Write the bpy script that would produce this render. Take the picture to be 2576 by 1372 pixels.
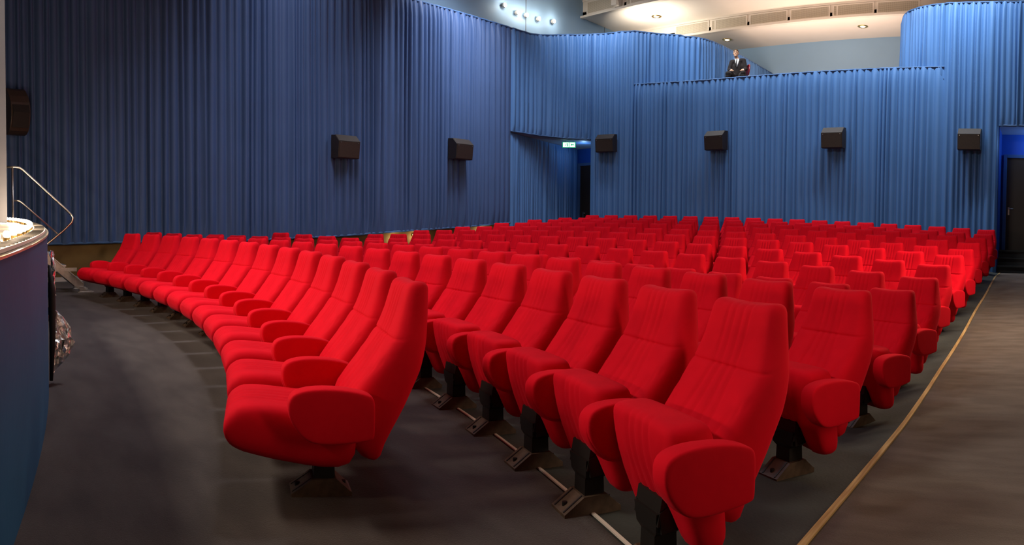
import bpy, bmesh, math, random
from mathutils import Vector, Matrix
for _o in list(bpy.data.objects): bpy.data.objects.remove(_o)
SC = bpy.context.scene
COL = SC.collection
R = random.Random(7)
PI = math.pi
# ------------------------------------------------------------------ camera (cylindrical panorama, as the stitched photograph)
CAMZ = 1.152; FPX = 1685.23; V0 = 632.96
PITCH, ROLL = math.radians(1.5), math.radians(0.5)
cam = bpy.data.cameras.new('camera'); camo = bpy.data.objects.new('camera', cam); COL.objects.link(camo)
def _w(v):
    k = math.sqrt(.5)
    return Vector(((v[0]-v[1])*k, (v[0]+v[1])*k, v[2]))
ca, sa, cb, sb = math.cos(PITCH), math.sin(PITCH), math.cos(ROLL), math.sin(ROLL)
c_r, c_u, c_f = _w((cb, sb*sa, sb*ca)), _w((-sb, cb*sa, cb*ca)), _w((0, ca, -sa))
camo.matrix_world = Matrix(((c_r.x, c_u.x, -c_f.x, 0), (c_r.y, c_u.y, -c_f.y, 0), (c_r.z, c_u.z, -c_f.z, CAMZ), (0, 0, 0, 1)))
cam.type = 'PANO'
cam.panorama_type = 'CENTRAL_CYLINDRICAL'
cam.central_cylindrical_radius = 1.0
cam.central_cylindrical_range_u_min = -1288/FPX
cam.central_cylindrical_range_u_max = 1288/FPX
cam.central_cylindrical_range_v_min = -(1372-V0)/FPX
cam.central_cylindrical_range_v_max = V0/FPX
cam.clip_start = .05; cam.clip_end = 200
SC.camera = camo
# ------------------------------------------------------------------ world, exposure, house lights, added fill lights
wd = bpy.data.worlds.new('world'); SC.world = wd; wd.use_nodes = True
wd.node_tree.nodes['Background'].inputs[0].default_value = (.35, .42, .6, 1)
wd.node_tree.nodes['Background'].inputs[1].default_value = .02
SC.view_settings.view_transform = 'Standard'; SC.view_settings.look = 'None'
SC.view_settings.gamma = 1; SC.view_settings.exposure = 0.22; SC.view_settings.use_curve_mapping = False
def area(name, loc, aim, sx, sy, power, color, spread=180):
    l = bpy.data.lights.new(name, 'AREA'); l.shape = 'RECTANGLE'; l.size = sx; l.size_y = sy
    l.energy = power; l.color = color; l.spread = math.radians(spread)
    o = bpy.data.objects.new(name, l); COL.objects.link(o); o.location = loc
    o.rotation_euler = (Vector(aim)-Vector(loc)).to_track_quat('-Z', 'Y').to_euler(); return o
def point(name, loc, power, color, r=.05):
    l = bpy.data.lights.new(name, 'POINT'); l.energy = power; l.color = color; l.shadow_soft_size = r
    o = bpy.data.objects.new(name, l); COL.objects.link(o); o.location = loc; return o
def spot(name, loc, aim, power, color, deg, r=.1, blend=.6):
    l = bpy.data.lights.new(name, 'SPOT'); l.energy = power; l.color = color; l.spot_size = math.radians(deg); l.spot_blend = blend; l.shadow_soft_size = r
    o = bpy.data.objects.new(name, l); COL.objects.link(o); o.location = loc
    o.rotation_euler = (Vector(aim)-Vector(loc)).to_track_quat('-Z', 'Y').to_euler(); return o
area('stage_light', (-6.0, -2.6, 6.5), (-5.0, 3.4, .7), 2.5, .8, 150, (1, .88, .74), 120)
area('house_light_front', (-7.0, 5.0, 8.9), (-6.5, 6.5, 0), 1.2, 1.2, 68, (.76, .82, 1), 130)
area('front_floor_fill', (-6.6, 3.4, 8.8), (-6.9, .9, 0), 1.0, 1.0, 58, (.92, .92, 1), 72)  # added overhead fill brightening the front carpet and stage face
area('house_light_middle', (-8.5, 10.0, 8.9), (-7.5, 10.6, 0), 1.0, 1.0, 50, (.76, .82, 1), 130)
area('curtain_fill_left', (-12.4, 6.2, 9.0), (-13.3, 6.3, 6.9), .4, 13, 130, (.95, .92, 1), 90)  # unseen lights added for bright curtain tops, left wall round to right exit
area('curtain_fill_far_left', (-12.0, 11.0, 9.0), (-13.3, 11.3, 6.4), .4, 4, 190, (.92, .93, 1), 90)
area('curtain_fill_corner', (-11.2, 14.2, 8.6), (-12.4, 16.2, 6.2), 1.2, .5, 44, (.92, .94, 1), 100)
area('curtain_fill_back', (-6.4, 15.0, 8.7), (-6.2, 16.5, 6.2), 8, .4, 190, (.90, .95, 1), 95)
area('curtain_fill_right', (-1.6, 14.7, 8.5), (-1.8, 16.4, 5.6), 2, .4, 55, (.90, .95, 1), 95)
area('aisle_light', (1.18, 8.5, 2.6), (-1.0, 8.2, .3), .4, 6, 290, (1, .76, .55), 150)
area('armrest_fill', (1.18, 2.9, 1.0), (-2.0, 2.6, .45), .3, 2.6, 15, (1, .74, .55), 120)  # fill added from the right for the armrest sides, no lamp there
# ------------------------------------------------------------------ helpers
def tag(o, label=None, cat=None, group=None, kind=None):
    if label: o['label'] = label
    if cat: o['category'] = cat
    if group: o['group'] = group
    if kind: o['kind'] = kind
    return o
def empty(name, loc=(0, 0, 0), rz=0, label=None, cat=None, group=None):
    o = bpy.data.objects.new(name, None); COL.objects.link(o); o.location = loc; o.rotation_euler = (0, 0, rz)
    o.empty_display_size = .1
    return tag(o, label, cat, group)
def mesh(name, verts, faces, mat, smooth=True, mids=None):
    me = bpy.data.meshes.new(name); me.from_pydata(verts, [], faces)
    for m in (mat if isinstance(mat, (list, tuple)) else [mat]): me.materials.append(m)
    if mids:
        for p, i in zip(me.polygons, mids): p.material_index = i
    bm = bmesh.new(); bm.from_mesh(me); bmesh.ops.recalc_face_normals(bm, faces=bm.faces); bm.to_mesh(me); bm.free()
    if smooth:
        for p in me.polygons: p.use_smooth = True
    me.update(); return me
def link(name, me, parent=None, loc=None):
    o = bpy.data.objects.new(name, me); COL.objects.link(o)
    if parent: o.parent = parent
    if loc: o.location = loc
    return o
class MB:
    def __init__(s): s.v = []; s.f = []; s.m = []
    def add(s, vs, fs, mi=0):
        n = len(s.v); s.v += [tuple(v) for v in vs]; s.f += [tuple(i+n for i in f) for f in fs]; s.m += [mi]*len(fs); return s
    def box(s, x0, x1, y0, y1, z0, z1, mi=0):
        vs = [(x, y, z) for x in (x0, x1) for y in (y0, y1) for z in (z0, z1)]
        return s.add(vs, [(0, 1, 3, 2), (4, 6, 7, 5), (0, 4, 5, 1), (2, 3, 7, 6), (0, 2, 6, 4), (1, 5, 7, 3)], mi)
    def prism(s, prof, x0, x1, mi=0):       # profile in y,z extruded along x
        n = len(prof); vs = [(x0, y, z) for y, z in prof]+[(x1, y, z) for y, z in prof]
        return s.add(vs, [tuple(range(n)), tuple(range(2*n-1, n-1, -1))]+[(i, (i+1) % n, (i+1) % n+n, i+n) for i in range(n)], mi)
    def tube(s, pts, r, seg=10, mi=0, cap=True):
        pts = [Vector(p) for p in pts]; rings = []; up = Vector((0, 0, 1)); u = None
        for i, p in enumerate(pts):
            d = (pts[min(i+1, len(pts)-1)]-pts[max(i-1, 0)]).normalized()
            if u is None:
                u = d.cross(up if abs(d.z) < .9 else Vector((1, 0, 0))).normalized()
            u = (u-d*u.dot(d)).normalized(); w = d.cross(u)
            rr = r[i] if isinstance(r, (list, tuple)) else r
            rings.append([p+(u*math.cos(2*PI*k/seg)+w*math.sin(2*PI*k/seg))*rr for k in range(seg)])
        return s.rings(rings, cap, mi)
    def rings(s, rings, cap=True, mi=0, closed=True):
        n = len(rings[0]); vs = [v for r in rings for v in r]; fs = []
        for i in range(len(rings)-1):
            for k in range(n if closed else n-1):
                a = i*n+k; b = i*n+(k+1) % n; fs.append((a, b, b+n, a+n))
        if cap: fs += [tuple(range(n-1, -1, -1)), tuple(range((len(rings)-1)*n, len(rings)*n))]
        return s.add(vs, fs, mi)
    def ball(s, c, rx, ry=None, rz=None, n=12, mi=0):
        ry = ry or rx; rz = rz or rx; c = Vector(c); rings = []
        for i in range(1, n):
            t = PI*i/n; rings.append([(c.x+rx*math.sin(t)*math.cos(2*PI*k/(2*n)), c.y+ry*math.sin(t)*math.sin(2*PI*k/(2*n)), c.z-rz*math.cos(t)) for k in range(2*n)])
        return s.rings(rings, True, mi)
    def build(s, name, mat, parent=None, smooth=False, bevel=0, loc=None, label=None):
        me = mesh(name, s.v, s.f, mat, smooth, s.m)
        o = link(name, me, parent, loc)
        if bevel:
            b = o.modifiers.new('bevel', 'BEVEL'); b.width = bevel; b.segments = 2; b.limit_method = 'ANGLE'; b.angle_limit = .6
        if label: o['label'] = label
        return o
def lerp_tab(tab, t):
    if t <= tab[0][0]: return tab[0][1:]
    for a, b in zip(tab, tab[1:]):
        if t <= b[0]:
            k = (t-a[0])/(b[0]-a[0]); return tuple(a[i]+(b[i]-a[i])*k for i in range(1, len(a)))
    return tab[-1][1:]
# ------------------------------------------------------------------ materials
def mat(name, col, rough=.6, metal=0., spec=.3, sheen=0., sheen_tint=(1, 1, 1), bump=0., bscale=40., var=0., vscale=3., stretch=(1, 1, 1), col2=None, emit=None, estr=0., coat=0.):
    m = bpy.data.materials.new(name); m.use_nodes = True; nt = m.node_tree; b = nt.nodes['Principled BSDF']
    b.inputs['Base Color'].default_value = (*col, 1); b.inputs['Roughness'].default_value = rough; b.inputs['Metallic'].default_value = metal
    b.inputs['Specular IOR Level'].default_value = spec
    if sheen:
        b.inputs['Sheen Weight'].default_value = sheen; b.inputs['Sheen Tint'].default_value = (*sheen_tint, 1); b.inputs['Sheen Roughness'].default_value = .35
    if coat: b.inputs['Coat Weight'].default_value = coat
    if emit: b.inputs['Emission Color'].default_value = (*emit, 1); b.inputs['Emission Strength'].default_value = estr
    tc = nt.nodes.new('ShaderNodeTexCoord'); mp = nt.nodes.new('ShaderNodeMapping'); mp.inputs['Scale'].default_value = stretch
    nt.links.new(tc.outputs['Object'], mp.inputs[0])
    n = nt.nodes.new('ShaderNodeTexNoise'); n.inputs['Scale'].default_value = vscale; n.inputs['Detail'].default_value = 6; nt.links.new(mp.outputs[0], n.inputs['Vector'])
    r = nt.nodes.new('ShaderNodeValToRGB'); nt.links.new(n.outputs[0], r.inputs[0])
    c2 = col2 or tuple(c*(1-var) for c in col)
    r.color_ramp.elements[0].position = .35; r.color_ramp.elements[1].position = .65
    r.color_ramp.elements[0].color = (*c2, 1); r.color_ramp.elements[1].color = (*col, 1)
    nt.links.new(r.outputs[0], b.inputs['Base Color'])
    if bump:
        n2 = nt.nodes.new('ShaderNodeTexNoise'); n2.inputs['Scale'].default_value = bscale; n2.inputs['Detail'].default_value = 4; nt.links.new(mp.outputs[0], n2.inputs['Vector'])
        bp = nt.nodes.new('ShaderNodeBump'); bp.inputs['Strength'].default_value = bump; bp.inputs['Distance'].default_value = .01
        nt.links.new(n2.outputs[0], bp.inputs['Height']); nt.links.new(bp.outputs[0], b.inputs['Normal'])
    return m
M = {}
M['velvet'] = mat('red_velvet', (.68, .0040, .017), .8, spec=.06, sheen=.13, sheen_tint=(1, .12, .18), bump=.12, bscale=30, var=.10, vscale=6)
M['velvet_dark'] = mat('red_velvet_underside', (.30, .003, .008), .85, spec=.1, sheen=.2, sheen_tint=(1, .15, .2), var=.1)
M['black_metal'] = mat('black_metal', (.012, .011, .010), .45, spec=.4, var=.3)
M['foot'] = mat('brown_foot_cover', (.11, .075, .048), .5, spec=.4, var=.4, vscale=25)
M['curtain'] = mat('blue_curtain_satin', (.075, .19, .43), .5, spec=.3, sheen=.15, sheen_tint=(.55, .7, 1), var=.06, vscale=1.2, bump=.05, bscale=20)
M['curtain_shaded'] = mat('shaded_blue_curtain_satin', (.048, .098, .235), .5, spec=.3, sheen=.12, sheen_tint=(.7, .7, 1), var=.08, vscale=1.2, bump=.05, bscale=20)  # same blue curtain; the side wall's dimmer light is put into the colour
M['hem'] = mat('blue_hem_band', (.05, .12, .27), .6, sheen=.2, var=.1)
M['blue_paint'] = mat('light_blue_paint', (.28, .44, .62), .55, var=.06, vscale=.8)
M['deep_blue'] = mat('deep_blue_paint', (.02, .09, .42), .5, var=.1)
M['ceiling'] = mat('white_ceiling_plaster', (.80, .74, .66), .7, var=.04, vscale=1)
M['white_trim'] = mat('cream_trim_paint', (.72, .66, .58), .6, var=.05)
M['brown_wall'] = mat('ochre_brown_dado', (.20, .125, .035), .6, col2=(.13, .075, .022), vscale=1.3, bump=.1)
M['carpet'] = mat('dark_carpet', (.082, .068, .062), .95, spec=.1, col2=(.058, .048, .045), vscale=3.2, bump=.6, bscale=160, stretch=(.7, 1.6, 1), sheen=.15)
M['carpet_lit'] = mat('lit_brown_carpet', (.155, .130, .110), .95, spec=.1, col2=(.112, .092, .076), vscale=4.5, bump=.6, bscale=160, stretch=(.6, 1.8, 1), sheen=.15)  # same carpet as in front, its stronger light put into the paler colour
M['concrete'] = mat('grey_green_concrete', (.056, .064, .060), .8, spec=.25, col2=(.036, .040, .037), vscale=2.5, bump=.3, bscale=60)
M['wood'] = mat('pale_wood_strip', (.58, .42, .18), .5, col2=(.34, .20, .07), vscale=4, stretch=(12, .6, 1))
M['stage_blue'] = mat('grey_blue_stage_paint', (.030, .120, .235), .6, spec=.2, col2=(.025, .10, .20), vscale=1.5, bump=.15, bscale=14)
M['stage_top'] = mat('pale_stage_boards', (.55, .47, .34), .25, spec=.6, var=.15, vscale=5)
M['pier'] = mat('grey_proscenium_paint', (.16, .17, .20), .5, var=.15, vscale=.7)
M['speaker'] = mat('brown_black_speaker', (.030, .020, .013), .5, spec=.5, var=.3, vscale=30, bump=.1, bscale=150)
M['steel'] = mat('brushed_steel', (.62, .58, .52), .3, metal=1., var=.15, vscale=30)
M['alu'] = mat('aluminium', (.55, .52, .47), .4, metal=.9, var=.2, vscale=20)
M['orange'] = mat('orange_sticker', (.85, .26, .02), .5)
M['black'] = mat('matt_black', (.01, .01, .01), .7)
M['door'] = mat('dark_brown_door', (.030, .022, .018), .4, spec=.4, var=.25, vscale=1.2)
M['step'] = mat('black_step', (.02, .022, .022), .6, var=.2)
M['foil'] = mat('silver_foil', (.80, .82, .80), .38, metal=1., bump=.7, bscale=25)
M['brass'] = mat('brass_ring', (.75, .50, .18), .25, metal=1.)
M['bulb'] = mat('lit_bulb', (1, .9, .7), .4, emit=(1, .80, .52), estr=20)
M['bulb_soft'] = mat('lit_diffuser', (1, .9, .7), .4, emit=(1, .90, .76), estr=12)
M['bulb_dim'] = mat('glowing_downlight', (1, .9, .7), .4, emit=(1, .75, .45), estr=2.2)
M['sign_white'] = mat('sign_white_lit', (.9, 1, .95), .5, emit=(.75, 1, .88), estr=1.5)
M['sign_green'] = mat('sign_green_lit', (.02, .5, .2), .5, emit=(.02, .62, .25), estr=.5)
M['red_plastic'] = mat('dark_red_chair_shell', (.22, .006, .012), .35, spec=.5)
M['suit'] = mat('black_suit_cloth', (.014, .010, .009), .8, spec=.2, sheen=.1, bump=.2, bscale=60)
M['shirt'] = mat('white_shirt', (.8, .8, .78), .7)
M['skin'] = mat('skin', (.60, .33, .20), .55, var=.12, vscale=12)
M['hair'] = mat('short_brown_hair', (.10, .048, .020), .7, var=.4, vscale=60)
M['eye'] = mat('dark_eye', (.03, .02, .015), .3)
def grille_mat():
    m = bpy.data.materials.new('perforated_grille'); m.use_nodes = True; nt = m.node_tree; b = nt.nodes['Principled BSDF']; b.inputs['Roughness'].default_value = .7
    tc = nt.nodes.new('ShaderNodeTexCoord'); sp = nt.nodes.new('ShaderNodeSeparateXYZ'); nt.links.new(tc.outputs['Object'], sp.inputs[0])
    def cell(o):
        a = nt.nodes.new('ShaderNodeMath'); a.operation = 'MULTIPLY'; a.inputs[1].default_value = 34; nt.links.new(o, a.inputs[0])
        c = nt.nodes.new('ShaderNodeMath'); c.operation = 'FRACT'; nt.links.new(a.outputs[0], c.inputs[0])
        d = nt.nodes.new('ShaderNodeMath'); d.operation = 'GREATER_THAN'; d.inputs[1].default_value = .40; nt.links.new(c.outputs[0], d.inputs[0]); return d
    x, z = cell(sp.outputs[0]), cell(sp.outputs[2])
    mu = nt.nodes.new('ShaderNodeMath'); mu.operation = 'MULTIPLY'; nt.links.new(x.outputs[0], mu.inputs[0]); nt.links.new(z.outputs[0], mu.inputs[1])
    mx = nt.nodes.new('ShaderNodeMix'); mx.data_type = 'RGBA'; nt.links.new(mu.outputs[0], mx.inputs[0])
    mx.inputs[6].default_value = (.60, .54, .44, 1); mx.inputs[7].default_value = (.22, .19, .14, 1); nt.links.new(mx.outputs[2], b.inputs['Base Color'])
    return m
M['grille'] = grille_mat()
# ------------------------------------------------------------------ floor heights
CX, CY = -7.1533, -9.0156      # centre of the curved rows
ROWS = {1: (14, 11.4096, [0.1885, 0.46691, -0.00106, 0.0065], [-0.0004, -0.0343, -0.1627]),
        2: (19, 12.5591, [0.05108, 0.42678, 0.00189, 0.00228], [0.0009, -0.0149, -0.1312]),
        3: (19, 13.7367, [0.04358, 0.38487, 0.0016, 0.00896], [0.0001, -0.0243, -0.1717]),
        4: (19, 15.0391, [0.03917, 0.34815, 0.00066, 0.01094], [0.0016, -0.0168, -0.2631]),
        5: (19, 16.1382, [0.03469, 0.33431, -0.00058, 0.0031], [-0.0029, -0.0627, -0.2777]),
        6: (19, 17.3464, [0.03221, 0.312, -0.00549, 0.00254], [-0.0035, -0.0706, -0.2105]),
        7: (19, 18.5733, [0.02882, 0.29282, -0.00421, 0.00164], [-0.0036, -0.0724, -0.124]),
        8: (19, 19.7515, [0.02731, 0.2766, -0.00339, -9e-05], [-0.0039, -0.0785, -0.0591]),
        9: (19, 20.9937, [0.02422, 0.26121, -0.00177, -0.00201], [-0.0038, -0.0783, 0.0405]),
        10: (19, 22.1943, [0.02339, 0.24718, -0.00218, -0.00167], [-0.0031, -0.0699, 0.1489]),
        11: (19, 23.411, [0.02161, 0.23279, -0.00087, 0.00077], [-0.0027, -0.0646, 0.2393]),
        12: (19, 24.6455, [0.0198, 0.22247, -0.00134, -0.00095], [-0.0021, -0.0556, 0.3677])}
XR0, XR1 = -12.5, 0.6
def pz(j, x):
    a, b, c = ROWS[j][3]; x = max(XR0, min(XR1, x))
    xx = max(-11.2, min(-1.2, x)) if j == 1 else min(x, -1.0)
    z = a*xx*xx+b*xx+c; k = max(0, min(1, (x+1.2)/.25)); return z*(1-k)+AZ[j]*k
AZ = {1: -.08, 2: -.12, 3: -.15, 4: -.17, 5: -.155, 6: -.10, 7: -.02, 8: .06, 9: .145, 10: .225, 11: .305, 12: .39}
def floor_z(x, y):
    r = math.hypot(x-CX, y-CY); t = 1
    if r <= ROWS[1][1]: return pz(1, x)
    for j in range(1, 12):
        r0, r1 = ROWS[j][1], ROWS[j+1][1]
        if r <= r1: k = (r-r0)/(r1-r0); return pz(j, x)*(1-k)+pz(j+1, x)*k
    return pz(12, x)
def yarc(x, r): return CY+math.sqrt(max(.01, r*r-(x-CX)**2))
def struct(o, label=None): o['kind'] = 'structure'; return o
def sheet(name, xs, yfun, n, dz, m, thick=.3):
    vs = []; fs = []
    for x in xs:
        y0, y1 = yfun(x)
        for k in range(n+1):
            y = y0+(y1-y0)*k/n; vs.append((x, y, floor_z(x, y)+dz))
    nx = len(xs)
    for i in range(nx-1):
        for k in range(n): a = i*(n+1)+k; fs.append((a, a+1, a+n+2, a+n+1))
    top = len(vs)
    if thick:
        vs += [(v[0], v[1], v[2]-thick) for v in vs[:top]]
        fs += [tuple(i+top for i in reversed(f)) for f in fs[:]]
        ed = [i*(n+1) for i in range(nx)], [i*(n+1)+n for i in range(nx)], list(range(n+1)), [(nx-1)*(n+1)+k for k in range(n+1)]
        for e in ed:
            for a, b in zip(e, e[1:]): fs.append((a, b, b+top, a+top))
    return struct(link(name, mesh(name, vs, fs, m)))
def frange(a, b, n): return [a+(b-a)*i/n for i in range(n+1)]
ARC = ROWS[2][1]-.03
sheet('floor', frange(-13.45, 1.3, 70), lambda x: (-4., 17.4), 110, 0, M['concrete'])
sheet('floor_carpet_front', frange(-13.3, -.925, 60), lambda x: (-1.5, yarc(x, ARC)), 46, .006, M['carpet'], .006)
sheet('floor_carpet_aisle', frange(-.925, 1.2, 14), lambda x: (-1.5, 16.45), 110, .006, M['carpet_lit'], .006)
def ribbon(name, pts, w, h, m, label, cat):
    b = MB(); rings = []
    for i, (x, y) in enumerate(pts):
        a = Vector(pts[max(i-1, 0)]); c = Vector(pts[min(i+1, len(pts)-1)]); d = (c-a).normalized(); nx, ny = -d.y*w/2, d.x*w/2; z = floor_z(x, y)+.004
        rings.append([(x+nx, y+ny, z), (x+nx, y+ny, z+h), (x-nx, y-ny, z+h), (x-nx, y-ny, z)])
    b.rings(rings); return tag(b.build(name, m), label, cat)
ribbon('wood_edge_strip', [(-.925+.006*math.sin(y*1.7), y) for y in frange(1.85, 16.3, 60)], .034, .012, M['wood'], 'pale wooden edging strip running along the aisle carpet beside the seat rows', 'floor strip')
ribbon('wood_edge_strip', [(x, yarc(x, ARC+.02)) for x in frange(-12.2, -.96, 60)], .016, .008, M['white_trim'], 'thin worn wooden edging strip curving under the second row of seats', 'floor strip')
# ------------------------------------------------------------------ shell
b = MB(); b.box(-13.75, -13.45, -4, 13.25, -.4, 6.80); struct(b.build('wall_left', M['brown_wall']))
b = MB(); b.box(-14.75, -14.5, -4, 22.3, 6.7, 9.2); b.box(-14.5, -13.45, -4, 13.2, 6.66, 6.76); struct(b.build('wall_left_upper', M['blue_paint']))
for k, y in enumerate((15.0, 19.0)):
    b = MB(); b.box(-14.5, -14.485, y, y+.02, 6.76, 9.1); struct(b.build('trim_%d' % (k+1), M['pier']))
bb = MB(); pr = []
for y in frange(.5, 13.2, 30): pr.append([(-13.45, y, floor_z(-13.4, y)-.02), (-13.43, y, floor_z(-13.4, y)-.02), (-13.43, y, floor_z(-13.4, y)+.09), (-13.45, y, floor_z(-13.4, y)+.09)])
bb.rings(pr); struct(bb.build('baseboard_left', M['white_trim']))
b = MB(); b.box(-14.75, 1.4, 22.15, 22.4, 4.6, 8.2); struct(b.build('wall_back_balcony', M['blue_paint']))
b = MB(); b.box(-12.2, -1.1, 16.58, 16.70, 0, 5.42); struct(b.build('wall_back', M['deep_blue']))
b = MB(); b.box(-14.6, 1.4, 16.75, 22.3, 4.9, 5.22)
struct(b.build('floor_balcony', M['carpet']))
b = MB(); b.box(1.25, 1.45, -4, 22.3, -.6, 9.2); struct(b.build('wall_right', M['brown_wall']))
b = MB(); b.box(-14.75, 1.45, -4, 17.8, 9.1, 9.3); struct(b.build('ceiling', M['ceiling']))
b = MB(); b.box(-14.75, 1.45, 17.8, 20.0, 8.5, 8.7); struct(b.build('ceiling_rear', M['ceiling']))
b = MB(); b.box(-14.75, 1.45, 20.0, 22.3, 8.0, 8.2); struct(b.build('ceiling_balcony', M['ceiling']))
def fascia(n, y, z0, z1, m=M['white_trim']):
    b = MB(); b.box(-14.5, 1.4, y, y+.06, z0, z1); b.box(-14.5, 1.4, y-.14, y+.02, z0-.03, z0+.04); b.box(-14.5, 1.4, y-.03, y, z1-.06, z1)
    struct(b.build('trim_%d' % n, m))
fascia(3, 17.8, 8.5, 9.1); fascia(4, 20.0, 8.0, 8.5)
def vents(xs, y, z0, z1, w, where):
    ORD = ['leftmost', 'second from left', 'third from left', 'fourth from left', 'fifth from left', 'sixth from left', 'seventh from left', 'eighth from left', 'ninth from left', 'tenth from left']
    for k, x in enumerate(xs):
        o = empty('ventilation_grille', (x, y, z0), 0, 'cream perforated ventilation grille, %s on the %s ceiling step' % (ORD[k], where), 'ventilation grille', 'ventilation grilles on the ceiling steps')
        b = MB(); b.box(-w/2, w/2, -.02, .0, 0, .04); b.box(-w/2, w/2, -.02, 0, z1-z0-.04, z1-z0); b.box(-w/2, -w/2+.05, -.02, 0, .04, z1-z0-.04); b.box(w/2-.05, w/2, -.02, 0, .04, z1-z0-.04)
        b.build('frame', M['white_trim'], o)
        b = MB(); b.box(-w/2+.05, w/2-.05, -.010, 0, .04, z1-z0-.04); b.build('mesh_panel', M['grille'], o)
        if k % 3 == 1:
            b = MB(); b.box(-w/2+.13, -w/2+.18, -.016, -.01, .04, z1-z0-.04); b.build('mullion', M['white_trim'], o)
vents([-11.5+k*1.42 for k in range(6)], 20.0-.0, 8.06, 8.43, 1.34, 'rear')
vents([-13.55+k*1.65 for k in range(3)], 17.8-.0, 8.58, 9.02, 1.55, 'front')
b = MB(); b.box(-13.05, -12.85, 17.45, 17.77, 8.55, 9.1); tag(b.build('duct_box', M['white_trim'], bevel=.01), 'small cream duct box on the front ceiling step by a ventilation grille', 'duct box')
# ------------------------------------------------------------------ curtains
def smooth(pts, n=3):
    for _ in range(n):
        q = [pts[0]]
        for a, b in zip(pts, pts[1:]): q += [tuple(a[i]*.75+b[i]*.25 for i in range(2)), tuple(a[i]*.25+b[i]*.75 for i in range(2))]
        pts = q+[pts[-1]]
    return pts
def curtain(name, label, pts, ztop, zbot, side=1, spacing=.15, amp=.055, m=None, nz=12, seed=1, lean=.02, hem=(True, True), group='blue pleated wall curtains'):
    rr = random.Random(seed); m = m or M['curtain']
    cum = [0]
    for a, b in zip(pts, pts[1:]): cum.append(cum[-1]+math.dist(a, b))
    L = cum[-1]
    def at(s):
        s = max(0, min(L, s)); i = 0
        while i < len(cum)-2 and cum[i+1] < s: i += 1
        a, b = pts[i], pts[i+1]; k = (s-cum[i])/max(1e-6, cum[i+1]-cum[i]); dx, dy = b[0]-a[0], b[1]-a[1]; l = math.hypot(dx, dy)
        return a[0]+dx*k, a[1]+dy*k, -dy/l*side, dx/l*side, s
    tf = ztop if callable(ztop) else (lambda x, y: ztop); bf = zbot if callable(zbot) else (lambda x, y: zbot)
    # pleats
    ss = []; s = 0.
    while s < L-spacing*.4:
        w = spacing*rr.uniform(.62, 1.4); ss.append((s, min(w, L-s), rr.uniform(.6, 1.25), rr.uniform(-1, 1), rr.uniform(0, 6.28), rr.uniform(-.25, .25))); s += w
    zs = [0, .012, .03, .07]+[.07+.86*(k+1)/nz for k in range(nz-1)]+[.93, .97, .988, 1]
    vs = []; cols = 0; NP = 8
    for (s0, w, am, ln, ph, sk) in ss:
        for q in range(NP):
            u = q/NP
            for t in zs:
                g = min(1, min(t, 1-t)/.06)       # gathers near both hems
                dr = lean*math.sin(2.6*t+ph)*ln*g*math.sin(PI*u)
                x, y, nx, ny, sc = at(s0+w*u+dr)
                uu = min(1, max(0, u+sk*math.sin(PI*u)*(.5+.5*math.sin(3*t+ph))))
                o = 1.55*amp*am*(abs(math.sin(PI*uu))**.85)*(.35+.65*g)*(1+.12*math.sin(5*t+ph))
                o += amp*.22*(1-g)*abs(math.sin(PI*u*3+ph))
                zt, zb = tf(x, y), bf(x, y)
                vs.append((x+nx*o, y+ny*o, zb+(zt-zb)*t))
            cols += 1
    x, y, nx, ny, sc = at(L)
    for t in zs: vs.append((x, y, bf(x, y)+(tf(x, y)-bf(x, y))*t))
    cols += 1; n = len(zs)
    fs = [(i*n+k, (i+1)*n+k, (i+1)*n+k+1, i*n+k+1) for i in range(cols-1) for k in range(n-1)]
    o = empty(name, (0, 0, 0), 0, label, 'curtain', group)
    c = link('pleated_cloth', mesh('pleated_cloth', vs, fs, m), o)
    for top, on in ((0, hem[1]), (1, hem[0])):
        if not on: continue
        r = []; k = max(2, int(L/.12))
        for i in range(k+1):
            x, y, nx, ny, _ = at(L*i/k); z = tf(x, y)-.035 if top else bf(x, y)-.005; d = amp*.55; z += .004*math.sin(i*1.9)
            r.append([(x+nx*(d-.03), y+ny*(d-.03), z), (x+nx*d, y+ny*d, z), (x+nx*(d+.012), y+ny*(d+.012), z+.022), (x+nx*d, y+ny*d, z+.045), (x+nx*(d-.03), y+ny*(d-.03), z+.045)])
        q = MB().rings(r); q.build('top_hem' if top else 'bottom_hem', M['hem'], o, smooth=True)
    return o
def LZ(x, y): return lerp_tab([(-2, .95), (1.4, .94), (2.7, .96), (5.4, .975), (7.8, 1.07), (9.4, 1.175), (11.8, 1.33), (13.2, 1.45)], y)[0]
curtain('wall_curtain', 'very long blue pleated curtain covering the left side wall, shade put into its colour', smooth([(-13.32, -1.5), (-13.32, 5), (-13.30, 13.2)], 1), 6.87, LZ, -1, .16, .06, M['curtain_shaded'], 14, 3)
S1 = smooth([(-13.30, 13.2), (-13.3, 14.4), (-12.95, 15.4), (-12.3, 15.98), (-11.5, 16.18), (-10.9, 16.3)], 3)
def split(pts, f): i = next(k for k, p in enumerate(pts) if f(p)); return pts[:i+1], pts[i:]
V1, S1b = split(S1, lambda p: p[0] > -12.52)
C3, S1c = split(S1b, lambda p: p[0] > -11.25)
def UZ(x, y):
    if y < 17: return lerp_tab([(-13.3, 6.9), (-12.9, 7.13), (-11.7, 7.16), (-10.8, 7.1), (-10.2, 7.04), (-9.6, 7.0)], x)[0]
    return 7.0
def VZ(x, y): return lerp_tab([(13.2, 6.87), (14.0, 6.88), (14.5, 6.95), (15.2, 7.08), (16, 7.16)], y)[0]
curtain('wall_curtain', 'blue pleated curtain hanging over the left exit alcove, ending above its sign', V1, VZ, 4.0, -1, .15, .055, M['curtain'], 10, 5)
curtain('wall_curtain', 'narrow full-height blue pleated curtain just right of the left exit alcove', C3, UZ, .35, -1, .15, .055, M['curtain'], 14, 6)
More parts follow.
